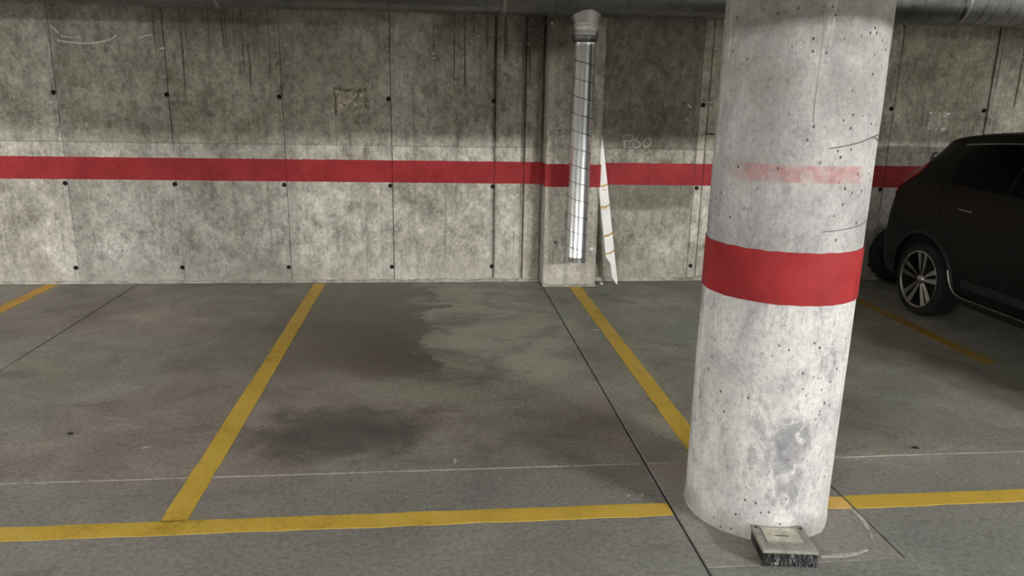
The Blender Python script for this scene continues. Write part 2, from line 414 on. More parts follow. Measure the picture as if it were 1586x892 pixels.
g = .0045; JX = (-2.55, .957, 4.46, 7.96); JY = 3.022; gy = .0025
xs = [X0] + list(JX) + [X1]
tb = [(.95, .93, .93), (.98, .95, .93), (1, 1.03, .97), (.98, 1.0, .96), (1, 1, 1)]
for i in range(len(xs) - 1):
    a = xs[i] + (g if i else 0); b_ = xs[i + 1] - (g if i < len(xs) - 2 else 0)
    if i == 0: a = X0
    slab([(a, JY + gy), (b_, JY + gy), (b_, D + .24), (a, D + .24)], tb[i])
    if i == 2:   # slab cut around the pillar surround
        sx, sy = 1.712, 2.235
        slab([(a, Y0), (b_, Y0), (b_, JY - gy), (sx + .004, JY - gy), (sx + .004, sy), (a, sy)], (1.02, 1.02, 1.0))
        o = slab([(a, sy + .002), (sx - .003, sy + .002), (sx - .003, JY - gy), (a, JY - gy)], (1.22, 1.12, 1.08))
        tag(o, 'square pinkish concrete infill around the pillar foot')
    else:
        slab([(a, Y0), (b_, Y0), (b_, JY - gy), (a, JY - gy)], tb[i])
# light filler in the hairline joint, broken here and there
for (a, b_) in ((-5.2, -1.75), (-1.68, -1.50), (-1.46, -1.18), (-1.1, -.30), (-.12, .60), (.62, .948), (.97, 1.05), (1.86, 2.06)):
    ragged_strip('joint_filler', a, b_, JY - .0018, JY + .0018, M['floorlime'], floor, z=-.01, h=.0105, amp=.0008, along='x', seed=a)

# ---- painted lines
def pline(x0, x1, y0, y1, along, seed, label, tint=(1, 1, 1)):
    o = ragged_strip('parking_line', x0, x1, y0, y1, M['yellow'], floor, along=along, seed=seed); tag(o, label); o.color = (*tint, 1)
    return o
pline(-1.057, -.957, 2.672, 6.50, 'y', 1, 'yellow bay line in the middle left, joining the front line')
pline(1.195, 1.298, 2.90, 6.33, 'y', 2, 'yellow bay line running from the pilaster to the pillar')
pline(-3.30, -3.195, 2.672, 6.54, 'y', 3, 'yellow bay line at the far left', (.95, .8, .85))
pline(3.55, 3.65, 4.22, 6.3, 'y', 4, 'darker yellow bay line beside the dark car', (.5, .47, .55))  # tint darkens the whole line
pline(X0, .947, 2.582, 2.676, 'x', 5, 'yellow front line left of the pillar')
pline(1.718, X1, 2.582, 2.678, 'x', 6, 'yellow front line right of the pillar')
pline(1.585, 1.707, 2.585, 2.672, 'x', 7, 'pale worn stub of the front line at the pillar foot', (1.25, 1.2, 2.2))
# lime smears on the floor
def smear(pts, wd, seed, name='lime_smear', mat='floorlime'):
    bm = bmesh.new(); P = [Vector((p[0], p[1], 0)) for p in pts]; n = len(P); A = []
    for i, p in enumerate(P):
        d = (P[min(i + 1, n - 1)] - P[max(i - 1, 0)]).normalized(); s_ = Vector((-d.y, d.x, 0))
        k = wd * (.35 + .65 * math.sin(math.pi * (i + .35) / (n - .3))) * (1 + .5 * mnoise.noise(Vector((i * 1.7, seed, 0)))) / 2
        A.append([bm.verts.new(p + s_ * k + Vector((0, 0, .0022))), bm.verts.new(p - s_ * k + Vector((0, 0, .0022))),
                  bm.verts.new(p + s_ * k * 1.1), bm.verts.new(p - s_ * k * 1.1)])
    for i in range(n - 1):
        a, b = A[i], A[i + 1]
        for f in ((0, 1), (2, 3), (0, 2), (1, 3)): bm.faces.new((a[f[0]], a[f[1]], b[f[1]], b[f[0]]))
    for q in (A[0], A[-1]): bm.faces.new((q[0], q[1], q[3], q[2]))
    return mesh(name, bm, M[mat], floor)
smear([(1.700, 2.58), (1.699, 2.53), (1.697, 2.49), (1.690, 2.455), (1.681, 2.43)], .022, 1)
smear([(1.676, 2.405), (1.668, 2.385), (1.655, 2.36)], .010, 2)
smear([(1.60, 2.30), (1.55, 2.28), (1.50, 2.272), (1.45, 2.27), (1.40, 2.268)], .018, 3)
smear([(.083, 3.07), (.09, 3.11), (.088, 3.13)], .012, 4)
smear([(.80, 2.662), (.83, 2.668), (.86, 2.664)], .02, 5)
smear([(.80, 2.74), (.81, 2.75)], .012, 6); smear([(.86, 2.74), (.87, 2.755)], .01, 7)
smear([(1.13, 5.05), (1.16, 5.06), (1.20, 5.05)], .018, 8)
smear([(-1.36, 3.32), (-1.345, 3.33), (-1.32, 3.335)], .012, 9)

# ---- wall with form panels
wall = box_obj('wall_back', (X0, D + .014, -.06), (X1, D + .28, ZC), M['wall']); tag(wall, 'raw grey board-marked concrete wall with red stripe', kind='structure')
wall.color = (.62, .60, .56, 1)
# joint centre, gap
J = [(-8.45, .006), (-7.55, .006), (-6.65, .006), (-5.75, .006), (-4.85, .006), (-3.95, .006), (-3.035, .003), (-2.165, .0016), (-1.255, .004), (-.358, .0065), (.528, .018), (.790, .014), (.945, .012)]
J2 = [(2.345, .004), (2.425, .010), (3.27, .006), (4.17, .006), (5.085, .014), (5.97, .006), (6.87, .006), (7.77, .006), (8.67, .006), (9.57, .006), (10.47, .006), (11.37, .006)]
tie_cols = [-7.58, -6.68, -5.78, -4.88, -3.98, -3.058, -2.180, -1.279, -.379, .515, 2.375, 4.145, 5.052, 5.945]
tie_z = (1.593, .860, .137)
HOLE_R = .0195
def cut_holes(o, holes):
    if not holes: return
    bm = bmesh.new()
    for (x, z) in holes:
        add_lathe(bm, [(0, -.05), (HOLE_R, -.05), (HOLE_R, .10), (0, .10)], (x, D, z), (0, 1, 0), 14)
    bmesh.ops.remove_doubles(bm, verts=bm.verts, dist=1e-4)
    c = mesh('cutter', bm)
    md = o.modifiers.new('b', 'BOOLEAN'); md.object = c; md.operation = 'DIFFERENCE'; md.solver = 'EXACT'
    bpy.context.view_layer.update()
    dg = bpy.context.evaluated_depsgraph_get()
    me = bpy.data.meshes.new_from_object(o.evaluated_get(dg))
    o.modifiers.clear(); old = o.data; o.data = me; bpy.data.meshes.remove(old)
    cm = c.data; bpy.data.objects.remove(c, do_unlink=True); bpy.data.meshes.remove(cm)
ZJ = 1.202
def panel(xa, xb, za, zb, off, tint):
    bm = bmesh.new(); add_box(bm, (xa, D + off, za), (xb, D + .045, zb), .003, 1)
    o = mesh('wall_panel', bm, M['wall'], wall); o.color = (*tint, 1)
    cut_holes(o, [(x, z) for x in tie_cols for z in tie_z if xa < x + HOLE_R and x - HOLE_R < xb and za < z < zb])
    return o
STZ = (.888, 1.079)
def stripe(xa, xb, yf, z0=STZ[0], z1=STZ[1], slope=-.004):
    """painted stripe piece lying on a face at y=yf"""
    bm = bmesh.new(); n = max(1, int((xb - xa) / .06)); A = []
    for i in range(n + 1):
        x = xa + (xb - xa) * i / n
        e0 = z0 + .0025 * mnoise.noise(Vector((x * 9, 1, 0))) + (-.002 * x); e1 = z1 + .0025 * mnoise.noise(Vector((x * 9, 5, 0)))
        A.append([bm.verts.new((x, yf - .0015, e0)), bm.verts.new((x, yf - .0015, e1)), bm.verts.new((x, yf + .002, e0)), bm.verts.new((x, yf + .002, e1))])
    for i in range(n):
        a, b = A[i], A[i + 1]
        for f in ((0, 1), (2, 3), (0, 2), (1, 3)): bm.faces.new((a[f[0]], a[f[1]], b[f[1]], b[f[0]]))
    for q in (A[0], A[-1]): bm.faces.new((q[0], q[1], q[3], q[2]))
    o = mesh('red_stripe', bm, M['red'], wall); return o
rnd = random.Random(3)
tints = {(-3.95, 1): (.90, .89, .86), (-3.95, 0): (1.06, 1.06, 1.04), (-3.035, 1): (.84, .83, .79), (-3.035, 0): (.97, .97, .95), (-2.165, 1): (.90, .88, .83), (-2.165, 0): (.95, .95, .93),
         (-1.255, 1): (.92, .91, .86), (-1.255, 0): (1.08, 1.08, 1.05), (-.358, 1): (1.0, .99, .95), (-.358, 0): (1.14, 1.14, 1.11), (.528, 1): (.98, .96, .92), (.528, 0): (1.14, 1.14, 1.10),
         (.790, 1): (.92, .90, .86), (.790, 0): (1.08, 1.06, 1.0)}
def run(JL, start, end):
    edges = [(start, 0.0)] + JL + ([(end, 0.0)] if end is not None else [])
    for i in range(len(edges) - 1):
        xa = edges[i][0] + edges[i][1] / 2; xb = edges[i + 1][0] - edges[i + 1][1] / 2
        for lev, (za, zb) in enumerate(((-.02, ZJ - .0012), (ZJ + .0012, ZC - .005))):
            off = rnd.uniform(-.003, .003)
            t = tints.get((edges[i][0], lev), (1.0 - .08 * lev,) * 3)
            panel(xa, xb, za, zb, off, t)
            if lev == 0: stripe(xa, xb, D + off)
        if edges[i + 1][1] > 0:
            j, gp = edges[i + 1]; stripe(j - gp / 2 - .004, j + gp / 2 + .004, D + .012)
run(J, X0, None)
# panels right of the pilaster: one dark stained, then bright formwork strips
tints.update({(1.43, 1): (.60, .60, .55), (1.43, 0): (.84, .84, .78), (2.345, 0): (1.12, 1.11, 1.05), (2.345, 1): (1.10, 1.08, 1.02), (2.425, 0): (1.15, 1.14, 1.08), (2.425, 1): (1.1, 1.08, 1.0),
              (4.17, 1): (.95, .94, .87), (5.085, 1): (1.05, 1.03, .98), (3.27, 1): (.95, .94, .87)})
run(J2, 1.43, X1)
# dark band of bare concrete on the stained panel, under the stripe
# ---- pilaster
def rough_box(name, a, b, mat, parent, cell=.06, amp=.004, bev=.012, keep_back=True):
    bm = bmesh.new(); add_box(bm, a, b, bev, 2)
    bmesh.ops.subdivide_edges(bm, edges=[e for e in bm.edges if e.calc_length() > cell * 2 and abs((e.verts[0].co - e.verts[1].co).z) > cell], cuts=int((b[2] - a[2]) / cell))
    for v in bm.verts:
        k = mnoise.noise_vector(v.co * 6) * amp + mnoise.noise_vector(v.co * 25) * amp * .6
        v.co += Vector((k.x, k.y, 0))
    return mesh(name, bm, mat, parent, smooth=True)
PY = 6.370
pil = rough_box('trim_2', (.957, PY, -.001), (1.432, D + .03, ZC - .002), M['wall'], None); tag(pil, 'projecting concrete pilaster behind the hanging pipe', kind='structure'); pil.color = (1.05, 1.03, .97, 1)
o = stripe(.953, 1.436, PY - .004, .886, 1.078); o.parent = pil
def side_stripe(x, sgn):
    bm = bmesh.new(); add_box(bm, (min(x, x + sgn * .004), PY - .004, .888), (max(x, x + sgn * .004), D + .004, 1.078)); mesh('red_stripe', bm, M['red'], pil)
side_stripe(1.433, 1); side_stripe(.956, -1)
# ---- tie-hole sleeves
bm = bmesh.new(); add_lathe(bm, [(.0193, .001), (.0193, .0145), (0, .0145)], (0, 0, 0), (0, 1, 0), 14); bmesh.ops.remove_doubles(bm, verts=bm.verts, dist=1e-5)
th = None
for x in tie_cols:
    for z in tie_z:
        if th is None:
            th = mesh('tie_hole', bm, M['hole'], wall, smooth=True); o = th
        else:
            o = th.copy(); C.objects.link(o)
        o.location = (x, D - .002, z)
# ---- mortar fillet along the wall foot
def fillet(xa, xb, yw, hh, seed):
    bm = bmesh.new(); n = int((xb - xa) / .025); A = []
    for i in range(n + 1):
        x = xa + (xb - xa) * i / n
        h = hh * (.75 + .6 * mnoise.noise(Vector((x * 5, seed, 0))) + .35 * mnoise.noise(Vector((x * 23, seed, 3))))
        dpt = .022 + .014 * mnoise.noise(Vector((x * 8, seed, 8)))
        A.append([bm.verts.new((x, yw - dpt, -.001)), bm.verts.new((x, yw - dpt * .85, max(.006, h * .55))), bm.verts.new((x, yw - .004, max(.01, h))), bm.verts.new((x, yw + .02, max(.01, h))), bm.verts.new((x, yw + .02, -.001))])
    for i in range(n):
        for k in range(5): bm.faces.new((A[i][k], A[i][(k + 1) % 5], A[i + 1][(k + 1) % 5], A[i + 1][k]))
    bm.faces.new(A[0]); bm.faces.new(A[-1])
    return mesh('mortar_fillet', bm, M['kicker'], wall, smooth=True)
fillet(X0, .95, D, .030, 1); fillet(1.44, X1, D, .040, 2); fillet(.955, 1.435, PY, .022, 3).parent = pil

# ---- things left on the wall surface
# glue frame of a removed sign, left of centre
bm = bmesh.new(); rg = random.Random(5)
cxs = (-.824, -.566); czs = (1.466, 1.660)
def dabs(bm, n, x0, x1, z0, z1, s0, s1, seed, th=.006):
    q = random.Random(seed)
    for i in range(n):
        blob(bm, (q.uniform(x0, x1), D - .001, q.uniform(z0, z1)), q.uniform(s0, s1), th, q.uniform(s0, s1) * .7, seed + i * 1.3, 1)
for k in range(16): blob(bm, (cxs[0] + .012 * rg.random() + .016 * k, D - .002, czs[1] + rg.uniform(-.012, .012)), .016, .006, .007, k, 1)
for k in range(11): blob(bm, (cxs[0] + rg.uniform(-.008, .008), D - .002, czs[0] + .017 * k), .007, .006, .013, k + 40, 1)
for k in range(6): blob(bm, (cxs[1] + rg.uniform(-.008, .008), D - .002, czs[0] + .06 + .025 * k * rg.random() * 1.6), .008, .005, .012, k + 70, 1)
mesh('glue_frame', bm, M['gluedark'], wall, smooth=True)
bm = bmesh.new(); dabs(bm, 34, -.80, -.60, 1.485, 1.625, .010, .026, 11)
gl = mesh('glue_residue', bm, M['glue'], wall, smooth=True); tag(gl, 'square of old glue residue left by a removed sign')
bm = bmesh.new(); dabs(bm, 7, -.77, -.66, 1.53, 1.60, .006, .014, 23, .009); mesh('glue_highlight', bm, M['whitedab'], wall, smooth=True)
# adhesive dabs of the sign removed above the car
bm = bmesh.new()
for (x, z, s) in ((4.530, 1.562, .018), (4.700, 1.558, .020), (4.665, 1.536, .012), (4.530, 1.420, .014), (4.672, 1.420, .026), (4.690, 1.424, .018)):
    blob(bm, (x, D - .003, z), s, .006, s * .8, x * 31, 1)
o = mesh('adhesive_dab', bm, M['whitedab'], wall, smooth=True); tag(o, 'white adhesive dabs above the car', kind='stuff')
bm = bmesh.new(); add_box(bm, (4.515, D - .0042, 1.41), (4.715, D + .004, 1.575)); o = mesh('sign_ghost', bm, M['wall'], wall); o.color = (1.22, 1.21, 1.15, 1)
# chalk writing
def smoothpts(pts, n=5):
    out = []; P = [Vector((*p, 0)) for p in pts]
    for i in range(len(P) - 1):
        p0, p1, p2, p3 = P[max(i - 1, 0)], P[i], P[i + 1], P[min(i + 2, len(P) - 1)]
        for k in range(n):
            t = k / n
            q = .5 * ((2 * p1) + (p2 - p0) * t + (2 * p0 - 5 * p1 + 4 * p2 - p3) * t * t + (3 * p1 - p0 - 3 * p2 + p3) * t ** 3)
            out.append((q.x, q.y))
    out.append((P[-1].x, P[-1].y)); return out
bm = bmesh.new(); CY = D - .003
wall_ribbon(bm, smoothpts([(1.672, 1.285), (1.681, 1.25), (1.686, 1.214)]), .011, CY)
wall_ribbon(bm, smoothpts([(1.660, 1.306), (1.700, 1.326), (1.745, 1.322), (1.760, 1.300), (1.745, 1.278), (1.715, 1.272), (1.675, 1.276)]), .010, CY)
wall_ribbon(bm, smoothpts([(1.800, 1.322), (1.797, 1.302), (1.780, 1.281), (1.806, 1.266), (1.826, 1.245), (1.815, 1.222), (1.792, 1.212), (1.778, 1.217)]), .010, CY)
wall_ribbon(bm, smoothpts([(1.880, 1.298), (1.855, 1.275), (1.852, 1.245), (1.872, 1.224), (1.905, 1.232), (1.924, 1.258), (1.914, 1.288), (1.888, 1.301)]), .010, CY)
o = mesh('chalk_writing', bm, M['chalk'], wall); tag(o, 'chalk marks reading P50 on the dark wall panel')
# stencilled bay number, half hidden by the car
bm = bmesh.new()
wall_ribbon(bm, smoothpts([(4.655, 1.205), (4.625, 1.195), (4.607, 1.165), (4.605, 1.135), (4.62, 1.115), (4.645, 1.118), (4.655, 1.138), (4.642, 1.158), (4.615, 1.155)]), .016, CY)
o = mesh('stencil_number', bm, M['blackpaint'], wall); tag(o, 'small black stencilled number 6 above the red stripe')
# chalky arc and scratches high on the left
bm = bmesh.new()
wall_ribbon(bm, smoothpts([(-2.98, 1.995), (-2.90, 1.985), (-2.80, 1.978), (-2.70, 1.984), (-2.62, 2.00), (-2.56, 2.02), (-2.52, 2.05)]), .012, CY, .0015)
wall_ribbon(bm, smoothpts([(-2.95, 2.03), (-2.85, 2.02), (-2.80, 2.03)]), .008, CY, .0015)
wall_ribbon(bm, smoothpts([(-3.02, 2.10), (-2.99, 2.08), (-2.96, 2.05)]), .012, CY, .0015)
wall_ribbon(bm, smoothpts([(-2.35, 2.035), (-2.29, 2.05), (-2.25, 2.055)]), .010, CY, .0015)
wall_ribbon(bm, smoothpts([(-2.20, 1.955), (-2.16, 1.955)]), .014, CY, .0015)
wall_ribbon(bm, smoothpts([(2.40, 1.62), (2.43, 1.615), (2.47, 1.625), (2.50, 1.618)]), .012, CY, .002)
wall_ribbon(bm, smoothpts([(2.24, 1.60), (2.255, 1.575), (2.27, 1.58)]), .016, CY, .002)
wall_ribbon(bm, smoothpts([(2.235, 1.47), (2.25, 1.455)]), .016, CY, .002)
wall_ribbon(bm, smoothpts([(4.20, 1.60), (4.195, 1.57), (4.20, 1.54)]), .014, CY, .002)
o = mesh('lime_scratch', bm, M['lime'], wall); tag(o, 'white lime scratches on the concrete wall', kind='stuff')
bm = bmesh.new(); blob(bm, (1.385, PY - .003, .335), .022, .006, .014, 3, 1); mesh('lime_dab', bm, M['whitedab'], pil, smooth=True)
bm = bmesh.new(); add_tube(bm, [(1.055, PY + .01, .40), (1.055, PY - .03, .40)], .008, 8); mesh('anchor_bolt', bm, M['hole'], pil)
bm = bmesh.new(); add_tube(bm, [(1.065, PY + .01, 1.36), (1.065, PY - .03, 1.36)], .006, 8); mesh('anchor_bolt', bm, M['hole'], pil)
bm = bmesh.new(); add_tube(bm, [(2.43, D + .01, 1.345), (2.43, D - .012, 1.345), (2.50, D - .012, 1.342)], .005, 8); mesh('wire_stub', bm, M['hole'], wall)

# ---- rest of the shell (out of the picture)
o = box_obj('ceiling', (X0, Y0, ZC), (X1, D + .28, ZC + .25), M['ceil']); tag(o, 'grey concrete garage ceiling', kind='structure')
o = box_obj('wall_left', (X0 - .25, Y0 - .25, -.2), (X0, D + .28, ZC + .25), M['back']); tag(o, 'plain concrete garage side wall', kind='structure')
o = box_obj('wall_right', (X1, Y0 - .25, -.2), (X1 + .25, D + .28, ZC + .25), M['back']); tag(o, 'plain concrete garage side wall', kind='structure')
o = box_obj('wall_front', (X0, Y0 - .25, -.2), (X1, Y0, ZC + .25), M['back']); tag(o, 'plain concrete garage wall behind the aisle', kind='structure')
o = box_obj('trim_1', (X0, .35, 2.155), (X1, .75, ZC + .001), M['ceil'], None, .01); tag(o, 'concrete downstand beam across the garage ceiling', kind='structure')

# ================================================================== PILLAR
PC = (1.311, 2.652); PR = .279
def pillar_pt(az, z, r=PR):
    a = math.radians(az); return Vector((PC[0] + r * math.cos(a), PC[1] + r * math.sin(a), z))
pillar = empty('concrete_pillar', (0, 0, 0)); tag(pillar, 'round whitewashed concrete pillar with a broad red band', 'pillar')
bm = bmesh.new(); prof = []; nz = 90; na = 96; rings = []
for i in range(nz + 1):
    z = ZC * i / nz; ring = []
    for k in range(na):
        t = 2 * math.pi * k / na; d = Vector((math.cos(t), math.sin(t), 0))
        r = PR + .0022 * mnoise.noise(Vector((d.x * 2, d.y * 2, z * 2.2))) + .0014 * mnoise.noise(Vector((d.x * 9, d.y * 9, z * 9)))
        if z < .05: r += .004 * (1 - z / .05) * (1 + mnoise.noise(Vector((d.x * 6, d.y * 6, 1))))
        ring.append(bm.verts.new((PC[0] + d.x * r, PC[1] + d.y * r, z - (.002 if i == 0 else 0))))
    rings.append(ring)
for i in range(nz):
    for k in range(na): bm.faces.new((rings[i][k], rings[i][(k + 1) % na], rings[i + 1][(k + 1) % na], rings[i + 1][k]))
bm.faces.new(rings[0]); bm.faces.new(rings[-1])
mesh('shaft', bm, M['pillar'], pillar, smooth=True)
# red band
bm = bmesh.new(); A = []
for k in range(120):
    az = 3 * k; q = []
    z0 = .926 + .0025 * mnoise.noise(Vector((k * .3, 2, 0))); z1 = 1.113 + .004 * mnoise.noise(Vector((k * .35, 7, 0)))
    for (r, z) in ((PR - .004, z0), (PR + .0040, z0), (PR + .0040, z1), (PR - .004, z1)): q.append(bm.verts.new(pillar_pt(az, z, r)))
    A.append(q)
for k in range(120):
    a, b = A[k], A[(k + 1) % 120]
    for i in range(4): bm.faces.new((a[i], a[(i + 1) % 4], b[(i + 1) % 4], b[i]))
o = mesh('red_band', bm, M['red'], pillar, smooth=True); tag(o, 'broad red band painted around the pillar')
# formwork seams running up the shaft
for az, wd in ((177, 1.2), (-170, .8), (-104.8, .8), (20, 1.2)):
    for (za, zb) in ((.004, .922), (1.117, ZC - .002)):
        if az == -104.8 and za < 1: continue
        if az == -104.8: za = 1.55
        bm = bmesh.new(); n = 40; A = []
        for i in range(n + 1):
            z = za + (zb - za) * i / n; a_ = az + .5 * mnoise.noise(Vector((z * 3, az, 0))); h = PR + .0018 + .0020 * mnoise.noise(Vector((z * 14, az, 5)))
            A.append([bm.verts.new(pillar_pt(a_ - wd / 2, z, PR - .003)), bm.verts.new(pillar_pt(a_, z, h)), bm.verts.new(pillar_pt(a_ + wd / 2, z, PR - .003))])
        for i in range(n):
            for k in range(2): bm.faces.new((A[i][k], A[i][k + 1], A[i + 1][k + 1], A[i + 1][k]))
        mesh('form_seam' if az != -104.8 else 'lime_run', bm, M['pillar'] if az != -104.8 else M['lime'], pillar, smooth=True)
# hairline cracks on the right
for pts, nm in (([(-92, 1.466), (-80, 1.476), (-68, 1.487), (-55, 1.502), (-44, 1.508), (-36, 1.509)], 0), ([(-55, 1.502), (-46, 1.498), (-37, 1.488)], 0), ([(-90, 1.187), (-78, 1.192), (-66, 1.197), (-55, 1.202), (-40, 1.213)], 1)):
    bm = bmesh.new(); add_tube(bm, [pillar_pt(a, z, PR + .0012) for a, z in smoothpts(pts, 4)], .0018 if nm else .0024, 6); mesh('hairline_crack', bm, M['crack'], pillar, smooth=True)

# ================================================================== DUCT
DY, DZ, DR = D - .42, 2.455, .20
duct = empty('ventilation_duct', (1.205, DY, .27)); tag(duct, 'grey spiral ventilation duct under the ceiling with a bright pipe hanging down', 'duct')
def dpar(o): o.parent = duct; o.location = Vector(o.location) - duct.location; return o
SL = .0065                     # slight fall to the left
def axis_z(x): return DZ + SL * (x - 1.2)
DX0, DX1 = X0 + .05, X1 - .05
secs = [DX0, -6.0, -3.0, -.05, .93, 1.48, 4.3, 7.3, DX1]
for i in range(len(secs) - 1):
    a, b = secs[i], secs[i + 1]
    bm = bmesh.new(); add_tube(bm, [(x, DY, axis_z(x)) for x in (a, b)], DR, 48, caps=False)
    dpar(mesh('duct_section', bm, M['duct'], None, smooth=True))
    if i:
        bm = bmesh.new(); ax = Vector((1, 0, SL))
        add_lathe(bm, [(DR - .004, -.035), (DR + .004, -.033), (DR + .005, -.012), (DR + .009, -.004), (DR + .009, .004), (DR + .005, .012), (DR + .004, .033), (DR - .004, .035)], (a, DY, axis_z(a)), ax, 48)
        dpar(mesh('coupling', bm, M['duct'], None, smooth=True))
def helix(bm, p0, axis, length, r, pitch, wire, n=40, t0=0.0):
    axis = Vector(axis).normalized(); s, u = frame_of(axis); N = int(length / pitch * n); pts = []
    for i in range(N + 1):
        t = t0 + 2 * math.pi * i / n
        pts.append(Vector(p0) + axis * (length * i / N) + (s * math.cos(t) + u * math.sin(t)) * r)
    add_tube(bm, pts, wire, 4)
for a, b in ((-5.95, -3.05), (-2.95, -.10), (-.0, .89), (1.52, 4.25), (4.35, 7.25)):
    bm = bmesh.new(); helix(bm, (a, DY, axis_z(a)), (1, 0, SL), b - a, DR + .0005, .105, .0035); dpar(mesh('spiral_seam', bm, M['duct'], None, smooth=True))
# branch: saddle, taped collar, reducer, hanging pipe
BX = 1.207; zt = axis_z(BX)
bm = bmesh.new()
prof = []
n = 40; top = []; bot = []
for k in range(n):
    t = 2 * math.pi * k / n; cxx, cyy = math.cos(t), math.sin(t)
    rs = .128; yy = cyy * rs; zz = zt - math.sqrt(max(1e-6, (DR + .004) ** 2 - yy * yy))
    top.append(bm.verts.new((BX + cxx * rs, DY + yy, zz)))
    bot.append(bm.verts.new((BX + cxx * .104, DY + cyy * .104, zt - DR - .055)))
for k in range(n): bm.faces.new((top[k], top[(k + 1) % n], bot[(k + 1) % n], bot[k]))
dpar(mesh('branch_saddle', bm, M['steel'], None, smooth=True))
zc = zt - DR
bm = bmesh.new(); add_lathe(bm, [(.100, -.05), (.107, -.052), (.108, -.07), (.104, -.075), (.104, -.12), (.108, -.125), (.108, -.142), (.100, -.145)], (BX, DY, zc), (0, 0, 1), 40)
dpar(mesh('collar', bm, M['foil'], None, smooth=True))
bm = bmesh.new(); add_lathe(bm, [(.103, -.143), (.107, -.150), (.104, -.165), (.094, -.196), (.088, -.200)], (BX, DY, zc), (0, 0, 1), 40)
dpar(mesh('reducer', bm, M['duct'], None, smooth=True))
ztop = zc - .19; zbot = .272; RD = .0875
bm = bmesh.new(); add_lathe(bm, [(RD - .003, ztop - zbot), (RD + .004, ztop - zbot), (RD + .004, ztop - zbot - .035), (RD, ztop - zbot - .04), (RD, .055), (RD + .002, .05), (RD + .002, .045), (RD, .04), (RD, 0), (RD - .003, 0), (RD - .003, ztop - zbot)], (BX, DY, zbot), (0, 0, 1), 48)
pp = dpar(mesh('hanging_pipe', bm, M['drop'], None, smooth=True)); tag(pp, 'bright galvanised pipe hanging down in front of the pilaster')
bm = bmesh.new(); helix(bm, (BX, DY, zbot + .05), (0.0, .0, 1), ztop - zbot - .10, RD + .0005, .137, .0032, 48)
o = mesh('spiral_seam', bm, M['seam'], None, smooth=True); o.parent = pp; o.location = -(pp.location + duct.location)
# hangers
for x in (-4.2, -1.6, .55, 3.0, 6.0):
    bm = bmesh.new(); z = axis_z(x); pts = []
    for k in range(25):
        t = 2 * math.pi * k / 24
        for rr, xx in ((DR + .003, -.012), (DR + .005, -.012), (DR + .005, .012), (DR + .003, .012)): pts.append(bm.verts.new((x + xx, DY + rr * math.cos(t), z + rr * math.sin(t))))
    for k in range(24):
        for i in range(4): bm.faces.new((pts[k * 4 + i], pts[k * 4 + (i + 1) % 4], pts[k * 4 + 4 + (i + 1) % 4], pts[k * 4 + 4 + i]))
    add_tube(bm, [(x, DY, z + DR), (x, DY, ZC)], .005, 8)
    dpar(mesh('hanger', bm, M['steel'], None))

# ================================================================== WHITE BOARD LEANING BY THE PILASTER
Bp = Vector((1.642, 6.400, .002)); axv = Vector((-.147, .0528, .9877)).normalized(); wv = Vector((.978, .1571, .1372)).normalized(); nv = axv.cross(wv).normalized()
out = [(-.0018, .0001), (.0077, .0285), (.0066, .244), (.009, .596), (.0109, .8837), (.0118, 1.10), (.010, 1.334), (-.0229, 1.1712), (-.073, .8962), (-.0746, .7248), (-.0776, .2704), (-.0415, .2048), (-.0377, .0728)]
board = empty('broken_board', Bp); tag(board, 'broken white plastic board leaning against the pilaster beside the hanging pipe', 'board')
def bp(a, b, off): return wv * a + axv * b + nv * off
bm = bmesh.new(); f1 = [bm.verts.new(bp(a, b, .006)) for a, b in out]; f2 = [bm.verts.new(bp(a, b, -.006)) for a, b in out]
bm.faces.new(f1); bm.faces.new(f2[::-1])
for i in range(len(out)): bm.faces.new((f1[i], f1[(i + 1) % len(out)], f2[(i + 1) % len(out)], f2[i]))
mesh('panel', bm, M['board'], board)
for (a0, b0, a1, b1, wd) in ((-.076, .900, .013, .905, .018), (-.040, .868, -.012, .860, .010), (-.078, .712, .012, .722, .020), (-.062, .694, -.02, .70, .010), (-.077, .452, .011, .470, .022), (-.079, .292, .009, .312, .018)):
    bm = bmesh.new(); n = 10; A = []
    sg = 1 if nv.y < 0 else -1
    for i in range(n + 1):
        t = i / n; a = a0 + (a1 - a0) * t; b = b0 + (b1 - b0) * t + .004 * math.sin(t * 9)
        k = wd / 2 * (.6 + .5 * abs(mnoise.noise(Vector((t * 6, b0 * 9, 0)))) * 2)
        A.append([bm.verts.new(bp(a, b - k, sg * .0055)), bm.verts.new(bp(a, b - k, sg * .0075)), bm.verts.new(bp(a, b + k, sg * .0075)), bm.verts.new(bp(a, b + k, sg * .0055))])
    for i in range(n):
        for k in range(4): bm.faces.new((A[i][k], A[i][(k + 1) % 4], A[i + 1][(k + 1) % 4], A[i + 1][k]))
    bm.faces.new(A[0]); bm.faces.new(A[-1])
    mesh('tape_strip', bm, M['tape'], board)

